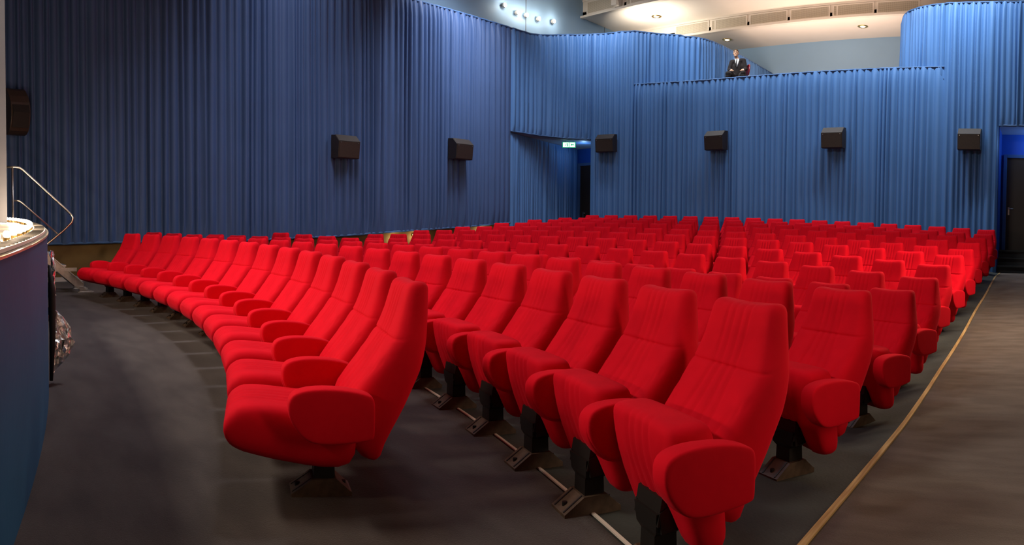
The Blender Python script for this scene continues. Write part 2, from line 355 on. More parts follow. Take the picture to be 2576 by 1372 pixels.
SU = smooth([C3[-1], (-10.7, 16.75), (-10.1, 16.95), (-9.7, 17.3), (-9.5, 17.9), (-9.42, 19.2), (-9.4, 22.1)], 3)
curtain('balcony_curtain', 'blue pleated curtain on the balcony behind the seated man, sweeping into the corner', SU, UZ, 5.14, -1, .14, .05, M['curtain'], 8, 7)
MAINP = [(C3[-1][0], C3[-1][1]), (-9.6, 16.42), (-8, 16.47), (-6, 16.5), (-4, 16.48), (-2.42, 16.44)]
MAIN = smooth(MAINP, 2)
def PZ(x, y): return lerp_tab([(-11.3, 5.58), (-9, 5.50), (-6.5, 5.48), (-2.4, 5.46)], x)[0]
curtain('wall_curtain', 'very wide blue pleated curtain on the back wall below the balcony', MAIN, PZ, .3, -1, .15, .06, M['curtain'], 14, 8)
b = MB(); r = []
for (x, y) in MAIN: z = PZ(x, y); r.append([(x, y-.02, z-.03), (x, y-.02, z+.012), (x, y+.20, z+.012), (x, y+.20, z-.03)])
b.rings(r); struct(b.build('trim_5', M['hem']))
RC = smooth([(-2.42, 16.44), (-1.7, 16.42), (-1.03, 16.38)], 1)
curtain('wall_curtain', 'full-height blue pleated curtain between the balcony and the right exit', RC, 7.02, .3, -1, .17, .065, M['curtain'], 14, 9)
RU = smooth([(-2.42, 16.46), (-2.9, 16.55), (-3.4, 16.85), (-3.68, 17.3), (-3.78, 18.2), (-3.8, 22.1)], 3)
curtain('balcony_curtain', 'rounded blue pleated curtain closing the right end of the balcony', list(reversed(RU)), 7.02, 5.14, -1, .13, .05, M['curtain'], 8, 10)
curtain('wall_curtain', 'blue pleated curtain hanging above the right exit door', [(-1.03, 16.38), (.0, 16.3), (1.24, 16.2)], 7.02, 3.98, -1, .15, .06, M['curtain'], 10, 11)
curtain('wall_curtain', 'blue pleated curtain lining the shaded left exit alcove', smooth([(-13.34, 13.22), (-13.7, 14.6), (-14.0, 16.0), (-14.22, 17.25)], 2), 3.98, .6, -1, .13, .045, M['curtain'], 12, 12, hem=(False, True))
# alcove shells
b = MB(); b.box(-14.6, -12.2, 17.3, 17.45, 0, 4.95); b.box(-14.6, -14.35, 13.25, 17.3, 0, 4.95); struct(b.build('wall_alcove_left', M['deep_blue']))
b = MB(); b.add([(-13.3, 13.25, 3.99), (-14.5, 13.25, 3.99), (-14.5, 17.4, 3.99), (-12.2, 17.4, 3.99), (-12.4, 16.1, 3.99), (-12.75, 15.8, 3.99), (-13.0, 15.4, 3.99), (-13.28, 14.5, 3.99),
        (-13.3, 13.25, 4.9), (-14.5, 13.25, 4.9), (-14.5, 17.4, 4.9), (-12.2, 17.4, 4.9), (-12.4, 16.1, 4.9), (-12.75, 15.8, 4.9), (-13.0, 15.4, 4.9), (-13.28, 14.5, 4.9)],
       [tuple(range(8)), tuple(range(15, 7, -1))]+[(i, (i+1) % 8, (i+1) % 8+8, i+8) for i in range(8)])
struct(b.build('ceiling_alcove_left', M['hem']))
b = MB(); b.box(-14.35, -12.2, 16.75, 17.3, .3, .78); b.box(-14.35, -12.5, 16.3, 16.75, .3, .70); struct(b.build('floor_alcove_left', M['step']))
b = MB(); b.box(-1.1, 1.3, 17.6, 17.8, -.2, 4.9); b.box(-1.12, -1.02, 16.44, 17.6, -.2, 4.9); struct(b.build('wall_alcove_right', M['deep_blue']))
b = MB(); b.box(-1.02, 1.25, 16.36, 17.6, 3.98, 4.9); struct(b.build('ceiling_alcove_right', M['hem']))
def exit_door(n, x0, x1, y, z0, z1, hx):
    d = MB(); d.box(x0-.09, x0, y-.10, y+.02, z0, z1+.09); d.box(x1, x1+.09, y-.10, y+.02, z0, z1+.09); d.box(x0, x1, y-.10, y+.02, z1, z1+.09)
    fr = struct(d.build('door_%d' % n, M['hem'], bevel=.006))
    d = MB(); d.box(x0, x1, y-.05, y, z0, z1); p = d.build('door_leaf', M['door'], fr, bevel=.004)
    d = MB(); d.box(hx-.022, hx+.022, y-.062, y-.05, z0+.92, z0+1.12); d.build('handle_plate', M['steel'], p, bevel=.004)
    d = MB(); d.tube([(hx, y-.06, z0+1.08), (hx, y-.105, z0+1.08), (hx+.13, y-.105, z0+1.08)], .011); d.build('door_handle', M['steel'], p, smooth=True)
    return fr
exit_door(1, -14.08, -12.9, 17.3, .78, 3.42, -13.95)
exit_door(2, -.87, .25, 17.6, .95, 3.36, -.80)
for k, (y0, z1) in enumerate(((16.50, .57), (16.84, .76), (17.18, .95))):
    b = MB(); b.box(-1.02, 1.25, y0, 17.6 if k == 2 else y0+.34, -.1, z1); b.box(-1.02, 1.25, y0-.02, y0+.03, z1-.03, z1+.004)
    struct(b.build('floor_step_%d' % (k+1), M['step']))
def exit_sign(loc, rz, label, w=.40, h=.17):
    o = empty('exit_sign', loc, rz, label, 'exit sign')
    b = MB(); b.box(-w/2, w/2, -.03, .03, 0, h); b.build('housing', M['sign_green'], o, bevel=.006)
    for p0, p1 in ((-w/2+.02, -.01), (.01, w/2-.02)): b = MB(); b.box(p0, p1, -.034, -.030, .018, h-.018); b.build('lit_panel', M['sign_white'], o)
    b = MB()      # running figure, door and arrow
    b.ball((-.085, -.037, .118), .013, .003, .013, 6); b.tube([(-.088, -.037, .10), (-.098, -.037, .068)], .009, 6); b.tube([(-.098, -.037, .068), (-.078, -.037, .05), (-.082, -.037, .028)], .006, 6)
    b.tube([(-.098, -.037, .068), (-.118, -.037, .05), (-.135, -.037, .052)], .006, 6); b.tube([(-.09, -.037, .098), (-.068, -.037, .088), (-.06, -.037, .10)], .005, 6)
    b.build('running_figure', M['sign_green'], o)
    b = MB(); b.box(-.05, -.022, -.038, -.034, .03, .135); b.build('door_symbol', M['sign_green'], o); b = MB()
    b.add([(.05, -.037, .085), (.09, -.037, .125), (.09, -.037, .098), (.15, -.037, .098), (.15, -.037, .072), (.09, -.037, .072), (.09, -.037, .045)], [(0, 1, 2, 5, 6), (2, 3, 4, 5)])
    b.build('arrow', M['sign_green'], o)
    
    for s in (-.12, .12): b = MB(); b.tube([(s, 0, h), (s, 0, h+.05)], .006, 6); b.build('hanger', M['black_metal'], o)
    return o
exit_sign((-13.15, 15.55, 3.78), math.radians(38), 'lit green and white exit sign hanging under the left alcove ceiling')
point('exit_sign_glow', (-13.1, 16.2, 3.80), 9, (.35, .62, 1), .05)
exit_sign((.42, 17.0, 3.76), 0, 'lit green and white exit sign over the right exit door')
point('exit_sign_glow', (.1, 17.1, 3.75), 22, (.25, .50, 1), .05)
# ------------------------------------------------------------------ cinema seat meshes (origin on the floor under the post, front = -y)
def groove(x, lines, s): return sum(math.exp(-((x-l)/s)**2) for l in lines)
def shell(levels, nf, nb, front, back, hw, expo=.30, topfun=None, gfun=None):
    """closed loft of horizontal rings: front edge y, back edge y and half width per height"""
    rings = []
    for (z, ins) in levels:
        yf, yb, w = front(z), back(z), hw(z); yc = (yf+yb)/2; d = (yb-yf)/2
        d = max(.004, d-ins); w2 = max(.01, w-ins*1.3); ring = []
        for k in range(nf):
            t = math.sin(PI/2*(-1+2*k/(nf-1)))*.75+.25*(-1+2*k/(nf-1)); x = w2*math.copysign(1-(1-abs(t))**1.0, t)*1.0
            e = max(0, 1-abs(t)**(2/expo))**.5
            y = yc-d*e; g = gfun(x, z) if gfun else 0
            ring.append((x, y+g*(e**.5), z+(topfun(x, z) if topfun else 0)))
        for k in range(1, nb-1):
            t = math.sin(PI/2*(1-2*k/(nb-1))); x = w2*t; e = max(0, 1-abs(t)**(2/expo))**.5
            ring.append((x, yc+d*e, z+(topfun(x, z) if topfun else 0)))
        rings.append(ring)
    return rings
BF = [(.19, .20, .235, .19), (.22, .155, .25, .215), (.27, .115, .265, .232), (.34, .080, .30, .244), (.42, .070, .345, .252), (.48, .092, .372, .258), (.54, .135, .398, .263), (.60, .182, .423, .266), (.66, .228, .438, .266), (.71, .264, .447, .262), (.745, .288, .452, .256), (.78, .306, .456, .247), (.85, .332, .462, .231), (.92, .352, .466, .216), (.96, .364, .468, .209), (1.01, .378, .468, .200)]
_f = lambda z: lerp_tab(BF, z)[0]; _b = lambda z: lerp_tab(BF, z)[1]; _h = lambda z: lerp_tab(BF, z)[2]
def back_g(x, z):
    g = 0
    if z > .745:
        k = min(1, (z-.745)/.03)*min(1, (1.0-z)/.05)
        g = .008*groove(x, (-.072, -.026, .026, .072), .0075)*max(.5, k)
    else:
        k = (.745-z)/.3; sp = 1+.55*k
        g = .009*groove(x, [q*sp for q in (-.072, -.026, .026, .072)], .0085)
        # side bolster seams sweeping down and inwards
        xl = .262-max(0, .66-z)*1.15 if z > .585 else .176-(.585-z)*.30
        if z < .665: g += .008*groove(x, (-xl, xl), .009)
        g += .0035*math.sin(70*z+30*abs(x)+9*x)*math.exp(-((abs(x)-.17)/.06)**2)*math.exp(-((z-.66)/.06)**2)
    g += .008*math.exp(-((z-.745)/.006)**2)
    # gently hollowed lumbar area
    g += .010*math.exp(-(x/.16)**2)*math.exp(-((z-.60)/.12)**2)
    return g
lv = [(.19, .02), (.195, .010), (.205, .003), (.22, 0), (.27, 0), (.33, 0), (.39, 0), (.44, 0)]+[(.46+.0225*k, 0) for k in range(12)]+[(.727, 0), (.735, 0), (.740, 0), (.745, 0), (.750, 0), (.756, 0), (.765, 0), (.79, 0), (.82, 0), (.85, 0), (.88, 0), (.91, 0), (.935, 0), (.955, 0), (.970, .002), (.981, .007), (.988, .014), (.992, .024), (.994, .038)]
dip = lambda x, z: (.016*(x/.2)**2-.006)*max(0, min(1, (z-.86)/.1))
BACK = mesh('backrest', *(lambda b: (b.v, b.f))(MB().rings(shell(lv, 76, 22, _f, _b, _h, .17, dip, back_g))), M['velvet'])
# folded seat cushion
FF = [(.13, .050, .165, .225), (.16, .030, .168, .238), (.20, .012, .166, .246), (.26, -.012, .160, .250), (.33, -.040, .150, .252), (.41, -.064, .138, .252), (.48, -.080, .122, .251), (.54, -.090, .108, .250), (.585, -.092, .090, .249), (.62, -.088, .078, .246)]
def fold_g(x, z):
    g = .0075*groove(x, [q*(1+.5*(.6-z)) for q in (-.075, -.027, .027, .075)], .008)
    xl = .12+abs(z-.40)*.45
    if .30 < z < .56: g += .0035*groove(x, (-xl, xl), .009)
    return g-.012*math.exp(-(x/.17)**2)*math.exp(-((z-.46)/.1)**2)
fl = [(.13, .02), (.137, .008), (.15, .002), (.17, 0), (.20, 0), (.23, 0)]+[(.26+.025*k, 0) for k in range(12)]+[(.560, 0), (.575, .001), (.587, .005), (.595, .012), (.600, .022), (.603, .040)]
lift = lambda x, z: .095*math.exp(-(x/.105)**6)*max(0, (.30-z)/.17)
def top_slope(x, z): return lift(x, z)-.006*(x/.25)**2
FOLD = mesh('folded_seat', *(lambda b: (b.v, b.f))(MB().rings(shell(fl, 64, 22, lambda z: lerp_tab(FF, z)[0], lambda z: lerp_tab(FF, z)[1], lambda z: lerp_tab(FF, z)[2], .15, top_slope, fold_g))), M['velvet'])
# lowered seat cushion: rings across x,z marching along y
OP = [(-.455, .385, .345, .235), (-.45, .405, .320, .243), (-.435, .432, .292, .248), (-.41, .452, .272, .251), (-.37, .464, .254, .252), (-.32, .466, .240, .253), (-.25, .460, .222, .253), (-.17, .450, .205, .252), (-.09, .442, .188, .250), (-.02, .438, .176, .248), (.05, .438, .172, .244), (.10, .440, .185, .238), (.125, .43, .22, .225)]
rings = []
for y in [-.455, -.452, -.447, -.440, -.43, -.415, -.395, -.37, -.34, -.305]+[-.27+.03*k for k in range(10)]+[.018, .025, .032, .05, .075, .1, .115, .125]:
    zt, zb, w = lerp_tab(OP, y); zc = (zt+zb)/2; d = (zt-zb)/2; ring = []
    for k in range(64):
        t = math.sin(PI/2*(-1+2*k/63))*.75+.25*(-1+2*k/63); x = w*t; e = max(0, 1-abs(t)**11)**.5
        g = .008*groove(x, [q*(1+.8*max(0, y+.05)*0+.35*(y+.4)) for q in (-.075, -.027, .027, .075)], .008)+.005*math.exp(-((y-.025)/.008)**2)
        xl = .19-abs(y+.12)*.45
        if -.3 < y < .02: g += .0035*groove(x, (-xl, xl), .009)
        ring.append((x, y, zc+d*e-g*(e**.5)+.008*(abs(t)**3)*(y > -.4)))
    for k in range(1, 21): t = math.sin(PI/2*(1-2*k/21)); x = w*t; ring.append((x, y, zc-d*max(0, 1-abs(t)**11)**.5))
    rings.append(ring)
OPEN = mesh('lowered_seat', *(lambda b: (b.v, b.f))(MB().rings(rings)), M['velvet'])
# armrest
AP = [(-.180, .470), (-.178, .515), (-.158, .543), (-.115, .558), (-.05, .564), (.03, .560), (.10, .549), (.155, .533), (.178, .520), (.188, .500), (.190, .45), (.188, .38), (.186, .348), (.175, .336), (.10, .328), (.02, .324), (-.05, .328), (-.090, .340), (-.120, .362), (-.148, .395), (-.170, .432)]
def dense(p, n=2):
    for _ in range(n):
        q = []
        for a, b in zip(p, p[1:]+p[:1]): q += [tuple(a[i]*.75+b[i]*.25 for i in range(2)), tuple(a[i]*.25+b[i]*.75 for i in range(2))]
        p = q
    return p
APd = dense(AP, 1); acy, acz = 0, .445
def arm_mesh():
    r = []
    for (x, ins) in ((-.0455, .026), (-.0450, .014), (-.0435, .007), (-.040, .002), (-.034, 0), (-.018, -.001), (0, -.002), (.018, -.001), (.034, 0), (.040, .002), (.0435, .007), (.0450, .014), (.0455, .026)):
        ring = []
        for (y, z) in APd:
            dy, dz = y-acy, z-acz; l = math.hypot(dy, dz); k = 1-ins/l; ring.append((x, acy+dy*k, acz+dz*k))
        r.append(ring)
    b = MB().rings(r); return mesh('armrest', b.v, b.f, M['velvet'])
ARM = arm_mesh()
b = MB()
b.rings([[(sx*w, y0 if sy < 0 else y1, z) for sx, sy in ((-1, -1), (1, -1), (1, 1), (-1, 1))] for (z, w, y0, y1) in ((.03, .055, -.045, .055), (.15, .052, -.042, .052), (.17, .075, -.05, .06), (.245, .085, -.055, .075))])
b.prism([(.03, .235), (.10, .16), (.135, .17), (.19, .24), (.215, .34), (.16, .34), (.13, .265)], -.028, .028)
for s in (-1, 1): b.prism([(-.035, .17), (-.045, .25), (.10, .33), (.12, .25), (.06, .18)], s*.085-.008, s*.085+.008)
POST = mesh('pedestal', b.v, b.f, M['black_metal'], False)
b = MB()
b.prism([(-.150, -.010), (-.150, .014), (-.140, .020), (-.055, .078), (.060, .078), (.122, .020), (.132, .014), (.132, -.010)], -.072, .072)
b.prism([(-.146, .0165), (-.056, .0785), (-.056, .081), (-.146, .020)], -.052, -.044, 1); b.prism([(-.146, .0165), (-.056, .0785), (-.056, .081), (-.146, .020)], .044, .052, 1)
for s in (-.118, .10): b.tube([(0, s, .028), (0, s, .046)], .012, 8, 1)
FOOT = mesh('foot_cover', b.v, b.f, [M['foot'], M['black_metal']], False, b.m)
b = MB(); b.prism([(-.052, .20), (-.020, .20), (.02, .28), (.0, .31), (-.035, .30)], -.09, .09)
BRK = mesh('hinge_bracket', b.v, b.f, M['black_metal'], False)
ORDN = ['end', 'second', 'third', 'fourth', 'fifth', 'sixth', 'seventh', 'eighth', 'ninth', 'tenth', 'eleventh', 'twelfth', 'thirteenth', 'fourteenth', 'fifteenth', 'sixteenth', 'seventeenth', 'eighteenth', 'nineteenth']
ROWN = ['', 'front', 'second', 'third', 'fourth', 'fifth', 'sixth', 'seventh', 'eighth', 'ninth', 'tenth', 'eleventh', 'rearmost']
def make_seat(opened):
    t = empty('cinema_seat')
    s = link('seat_cushion', OPEN if opened else FOLD, t)
    link('backrest', BACK, t); link('armrest', ARM, t, (.308, 0, 0)); link('pedestal', POST, t); link('foot_cover', FOOT, t)
    if not opened: link('hinge_bracket', BRK, t)
    return t
def copy_tree(o, parent=None):
    c = o.copy(); COL.objects.link(c); c.parent = parent
    for ch in list(o.children): copy_tree(ch, c)
    return c
protos = {True: make_seat(True), False: make_seat(False)}; used = {True: False, False: False}
for j in range(1, 13):
    n, r, a, zc = ROWS[j]
    for k in range(n):
        op = j == 1
        if used[op]: t = copy_tree(protos[op])
        else: t = protos[op]; used[op] = True
        q = (k-9)/9.; an = a[0]+a[1]*q+a[2]*q*q+a[3]*q**3
        x, y = CX+r*math.sin(an), CY+r*math.cos(an)
        t.location = (x, y, floor_z(x, y) + (0 if (j > 2 or x > -.95) else .006)); t.rotation_euler = (0, 0, -an)
        i = n-1-k
        pos = 'aisle end seat' if i == 0 else ('far left end seat' if k == 0 else ORDN[i]+' from the aisle')
        t['label'] = ('red velvet cinema seat with lowered cushion, %s in the front row' % pos) if op else ('red velvet cinema seat tipped up, %s in the %s row' % (pos, ROWN[j]))
        t['category'] = 'cinema seat'; t['group'] = 'red velvet cinema seats in curved rows'
        if k == 0: link('armrest', ARM, t, (-.308, 0, 0))
# ------------------------------------------------------------------ loudspeakers
def speaker(loc, rz, label, s=1., group='brown wall loudspeakers'):
    o = empty('wall_loudspeaker', loc, rz, label, 'loudspeaker', group); o.scale = (s, s, s)
    # front = -y ; wall plane at y=0 ; sloped top face, front leaning back downwards
    prof = [(0, -.22), (-.20, -.24), (-.30, -.235), (-.345, .12), (-.17, .27), (0, .29)]
    b = MB(); b.prism(prof, -.27, .27); b.build('cabinet', M['speaker'], o, bevel=.006)
    b = MB(); b.prism([(-.302, -.225), (-.312, -.225), (-.353, .113), (-.343, .113)], -.255, .255); b.build('front_grille', M['speaker'], o, bevel=.003)
    b = MB(); b.prism([(-.345, .126), (-.355, .124), (-.18, .276), (-.17, .27)], -.265, .265); b.build('top_baffle', M['speaker'], o, bevel=.002)
    for sx in (-.22, .22): b = MB(); b.tube([(sx, -.348, .09), (sx, -.36, .09)], .008, 8); b.build('screw', M['steel'], o)
    b = MB(); b.box(-.08, .08, 0, .12, -.06, .12); b.build('wall_bracket', M['black_metal'], o)
    return o
for (x, y, z, rz, lb) in ((-11.98, 15.98, 3.83, .22, 'brown box loudspeaker on the back curtain, nearest the left exit alcove'), (-8.50, 16.36, 3.74, 0, 'brown box loudspeaker on the back curtain, below the seated man'),
                          (-5.17, 16.38, 3.68, 0, 'brown box loudspeaker on the back curtain, under the middle of the balcony'), (-1.72, 16.32, 3.60, 0, 'brown box loudspeaker on the back curtain, beside the right exit')):
    speaker((x, y, z), rz, lb, 1.03)
speaker((-13.2, 7.75, 3.07), PI/2, 'brown box loudspeaker on the left wall curtain, about halfway along', 1.03)
speaker((-13.2, 11.15, 3.28), PI/2, 'brown box loudspeaker on the left wall curtain, close to the curtain corner', 1.03)
o = empty('wall_loudspeaker', (-13.15, .56, 3.52), PI/2+.35, 'large dark brown tilted loudspeaker with curved side, high beside the stage', 'loudspeaker')
b = MB(); b.prism(dense([(0, -.40), (-.16, -.46), (-.34, -.36), (-.42, -.05), (-.36, .22), (-.12, .48), (0, .42)], 1), -.20, .20); b.build('cabinet', M['speaker'], o, bevel=.01)
b = MB(); b.prism([(-.395, .10), (-.44, -.05), (-.36, -.33), (-.35, -.33), (-.42, -.05), (-.375, .10)], -.17, .17); b.build('front_grille', M['black'], o)
b = MB(); b.box(-.1, .1, 0, .16, -.08, .1); b.build('wall_bracket', M['black_metal'], o)
# ------------------------------------------------------------------ stage, pier, footlights
def stage_y(x, off=0.): return .53-off-(x+6.6)**2/36.6
def stage_z(x): return .985-.038*x
xs = frange(-12.4, 1.2, 110)
b = MB(); r = []
for x in xs: r.append([(x, stage_y(x), floor_z(x, .2)-.02), (x, stage_y(x), stage_z(x)-.016), (x, stage_y(x)+.008, stage_z(x)-.014), (x, stage_y(x)+.008, stage_z(x)-.003), (x, stage_y(x)-.02, stage_z(x)), (x, -4., stage_z(x)), (x, -4., floor_z(x, .2)-.02)])
b.rings(r)
n_ = 7
st = struct(link('stage_front', mesh('stage_front', b.v, b.f, [M['stage_blue'], M['stage_top']], False, [1 if (i < (len(xs)-1)*n_ and i % n_ in (2, 3, 4)) else 0 for i in range(len(b.f))])))
b = MB(); b.box(-7.7, -7.3, -3.9, .235, stage_z(-7.7)+.01, 9.05); struct(b.build('wall_front', M['pier']))
tr = empty('footlight_trough', (0, 0, 0), 0, 'curved pale slatted footlight trough along the stage edge', 'light trough')
b = MB(); r = []
for x in frange(-9.9, -2.0, 60): z = stage_z(x); r.append([(x, stage_y(x, .015), z+.002), (x, stage_y(x, .015), z+.018), (x, stage_y(x, .11), z+.018), (x, stage_y(x, .11), z+.002)])
b.rings(r); b.build('tray', M['white_trim'], tr)
b = MB()
for x in frange(-9.8, -2.1, 74): z = stage_z(x); b.box(x-.008, x+.008, stage_y(x, .10), stage_y(x, .02), z+.018, z+.024)
b.build('slats', M['black_metal'], tr)['kind'] = 'stuff'
xs_b = frange(-9.6, -2.15, 26)
for i, x in enumerate(xs_b):
    o = empty('footlight_bulb', (x, stage_y(x, .13), stage_z(x)+.006), 0, 'small glowing footlight bulb in the curved row along the stage edge', 'light bulb', 'footlight bulbs along the stage edge')
    b = MB(); b.tube([(0, 0, 0), (0, 0, .02)], .018, 8); b.build('bulb_socket', M['brass'], o)
    b = MB(); b.ball((0, 0, .038), .019, n=7); b.build('glass_bulb', M['bulb'], o, smooth=True)
for x in (-9.3, -8.1, -6.9, -5.7, -4.6, -3.5, -2.5): point('footlight_glow', (x, stage_y(x, .12), stage_z(x)+.10), 46 if x < -7 else 21, (1, .72, .48), .05)
# ------------------------------------------------------------------ stairs at the far end of the stage
sx0, sx1 = -11.75, -11.05
stt = empty('metal_stage_steps', (-11.4, 1.2, floor_z(-11.4, 1.2)), 0, 'aluminium steps with a tubular handrail leading up to the stage by the wall', 'steps')
def L(p): return (p[0]+11.4, p[1]-1.2, p[2]-floor_z(-11.4, 1.2))
fz = floor_z(-11.4, 1.2)
for s in (sx0, sx1):
    b = MB(); pr = [(.42, fz+.98), (.42, fz+1.10), (.52, fz+1.10), (1.62, fz+.16), (1.62, fz+.06), (1.53, fz+.06)]
    b.prism([(y-1.2, z-fz) for y, z in pr], s+11.4-.02, s+11.4+.02); b.prism([(y-1.2, z-fz) for y, z in [(.50, fz+1.09), (.52, fz+1.10), (1.62, fz+.16), (1.60, fz+.15)]], s+11.4-.035, s+11.4+.035)
    sid = b.build('stringer', M['alu'], stt, bevel=.004)
    b = MB(); b.prism([(1.54-1.2, .02), (1.76-1.2, .02), (1.76-1.2, .035), (1.66-1.2, .05), (1.60-1.2, .11), (1.54-1.2, .11)], s+11.4-.045, s+11.4+.045); b.prism([(1.52-1.2, 0), (1.79-1.2, 0), (1.79-1.2, .02), (1.52-1.2, .02)], s+11.4-.055, s+11.4+.055); b.build('foot', M['alu'], sid, bevel=.003)
for k in range(4):
    y = 1.50-k*.26; z = .24+k*.225; b = MB(); b.box(sx0+11.42, sx1+11.38, y-1.2-.13, y-1.2+.09, z-.03, z); b.build('tread', M['alu'], stt, bevel=.004)
b = MB(); b.box(sx1+11.4+.02, sx1+11.4+.04, .85-1.2, 1.50-1.2, .36, .42); b.box(sx0+11.4, sx1+11.4, 1.38-1.2, 1.42-1.2, .20, .24); b.build('brace', M['alu'], stt)
b = MB(); b.box(sx1+11.4+.036, sx1+11.4+.041, .78-1.2, .98-1.2, .685, .75); s_ = b.build('warning_sticker', M['orange'], stt); s_['label'] = 'orange warning sticker'
hx = -11.25+11.4
def rail(pts, r, name): b = MB(); b.tube([(hx, p[0]-1.2, p[1]-fz) for p in pts], r, 10); return b.build(name, M['steel'], stt, smooth=True)
def rz_(px_y, D=11.35): return CAMZ+(589-px_y)*D/FPX
rail([(.34, rz_(421)), (.50, rz_(421)), (.58, rz_(423)), (.64, rz_(429)), (1.36, rz_(528)), (1.44, rz_(540)), (1.475, rz_(549)), (1.45, rz_(560)), (1.32, rz_(579)), (1.02, rz_(615)), (.94, rz_(626))], .021, 'handrail')
rail([(.46, rz_(421)), (.46, rz_(570)), (.46, rz_(618))], .021, 'rail_post')
rail([(.46, rz_(504)), (.56, rz_(505)), (.62, rz_(511)), (1.23, rz_(591))], .016, 'middle_rail')
# ------------------------------------------------------------------ crumpled foil by the stage
rf = random.Random(4); vs = []; fs = []; nu, nv = 12, 26
for i in range(nv+1):
    t = i/nv; wv = lerp_tab([(0, .03), (.2, .035), (.5, .06), (.62, .17), (.75, .19), (.9, .10), (1, .02)], t)[0]
    for k in range(nu+1):
        u = k/nu
        vs.append((-5.0-.10*u+rf.uniform(-.03, .03), .475+wv*u+rf.uniform(-.012, .012)+.015*math.sin(9*t), 1.02-.88*t+rf.uniform(-.012, .012)+(-.05*u if t > .6 else 0)))
for i in range(nv):
    for k in range(nu): a = i*(nu+1)+k; fs.append((a, a+1, a+nu+2, a+nu+1))
o = link('foil_sheet', mesh('foil_sheet', vs, fs, M['foil'], False)); sm = o.modifiers.new('s', 'SOLIDIFY'); sm.thickness = .003
tag(o, 'crumpled silver foil hanging off the stage front beside the footlights', 'foil')
b = MB(); b.tube([(-4.97, .47, .92), (-4.98, .488, .72), (-4.98, .49, .4), (-4.99, .478, .05)], [.010, .028, .024, .014], 8)
tag(b.build('black_cable', M['black'], smooth=True), 'thick black cable drop hanging behind the foil on the stage front', 'cable')
# ------------------------------------------------------------------ lamps, added lights
NM = ['first', 'second', 'third', 'fourth', 'fifth']
for i, (y, z) in enumerate(((14.0, 7.95), (14.55, 7.86), (14.95, 7.88), (15.5, 7.90), (16.2, 7.99))):  # reflected hot spots on the wall, built as added lamps with housings
    o = empty('reflection_lamp', (-14.5, y, z), 0, 'glowing round lamp standing for a reflection, %s from the left on the pale blue upper wall' % NM[i], 'spotlight', 'lamps standing for reflections on the pale blue upper wall')
    b = MB(); b.tube([(0, 0, 0), (.05, 0, 0)], .03, 12); b.tube([(.05, 0, 0), (.12, 0, 0)], .068, 16); b.build('lamp_housing', M['white_trim'], o)
    b = MB(); b.ball((.122, 0, 0), .03, .06, .06, 8); b.build('lamp_lens', M['bulb'], o, smooth=True)
    point('reflection_lamp_glow', (-14.2, y, z+.02), 9, (1, .90, .78), .06)
def downlight(x, y, z, label, m):
    o = empty('ceiling_downlight', (x, y, z), 0, label, 'ceiling light', 'brass ceiling downlights')
    b = MB(); rings = [[(rr*math.cos(2*PI*k/24), rr*math.sin(2*PI*k/24), zz) for k in range(24)] for rr, zz in ((.17, 0), (.17, -.012), (.14, -.022), (.11, -.022), (.10, .0))]
    b.rings(rings, False); b.build('trim_ring', M['brass'], o, smooth=True)
    b = MB(); b.ball((0, 0, -.01), .085, .085, .03, 8); b.build('bulb', m, o, smooth=True)
downlight(-5.75, 20.9, 8.0, 'brass recessed downlight in the balcony ceiling, right one near the curtain', M['bulb_dim'])
downlight(-10.6, 20.9, 8.0, 'brass recessed downlight in the balcony ceiling, left one above the seated man', M['bulb_dim'])
downlight(-12.3, 19.0, 8.5, 'brass recessed downlight in the upper ceiling step near the reflection lamps', M['bulb_dim'])
for (y, z) in ((9.35, 1.05), (9.98, 1.10), (12.2, 1.28)):
    o = empty('skirting_light', (-13.45, y, z), 0, 'small warm wall light under the long left curtain, %s' % ('nearest the stage' if y < 9.5 else 'middle one' if y < 11 else 'nearest the exit alcove'), 'wall light', 'wall lights under the left curtain')
    b = MB(); b.box(0, .03, -.06, .06, -.03, .03); b.build('housing', M['brass'], o, bevel=.004)
    b = MB(); b.box(.03, .045, -.05, .05, -.022, .022); b.build('lens', M['bulb_soft'], o)
    point('skirting_glow', (-13.30, y, z-.06), 3.2, (1, .72, .36), .03)
area('ceiling_wash', (-12.4, 18.2, 7.3), (-12.0, 19.0, 8.5), .8, .5, 60, (1, .88, .74), 150)
area('balcony_fill', (-6.6, 19.2, 5.45), (-6.6, 19.5, 8.0), 5.0, 1.4, 150, (1, .74, .58), 150)  # unseen uplight added behind the parapet to brighten the balcony ceiling
# ------------------------------------------------------------------ man on the balcony and his chair
MX, MY, MZ = -8.42, 17.32, 5.22       # under the seat
man_rz = math.radians(20)
ch = empty('red_chair', (MX+.06, MY+.02, MZ), -.85, 'dark red round-backed chair under the seated man on the balcony', 'chair')
b = MB(); b.ball((0, 0, .46), .22, .21, .03, 10); b.build('seat', M['red_plastic'], ch, smooth=True)
r = []
for k in range(9):
    t = k/8; z = .52+.36*t; w = .20*math.sqrt(max(.02, 1-((t-.45)/.56)**2))
    r.append([(w*math.sin(a), .24+.05*t-.04*math.cos(a)*0-.05*(abs(math.sin(a))**2)+(.012 if o2 else -.012), z) for o2, rng in ((0, [-PI/2+PI*i/10 for i in range(11)]), (1, [PI/2-PI*i/10 for i in range(11)])) for a in rng])
b = MB(); b.rings(r); b.build('backrest', M['red_plastic'], ch, smooth=True)
for s, q in ((-1, -1), (1, -1), (-1, 1), (1, 1)):
    b = MB(); b.tube([(s*.17, q*.16, .45), (s*.20, q*.20, .012)], .011, 8); b.build('leg', M['steel'], ch, smooth=True)
for s in (-.15, .15): b = MB(); b.tube([(s, .18, .46), (s, .23, .56)], .010, 8); b.build('back_support', M['steel'], ch, smooth=True)
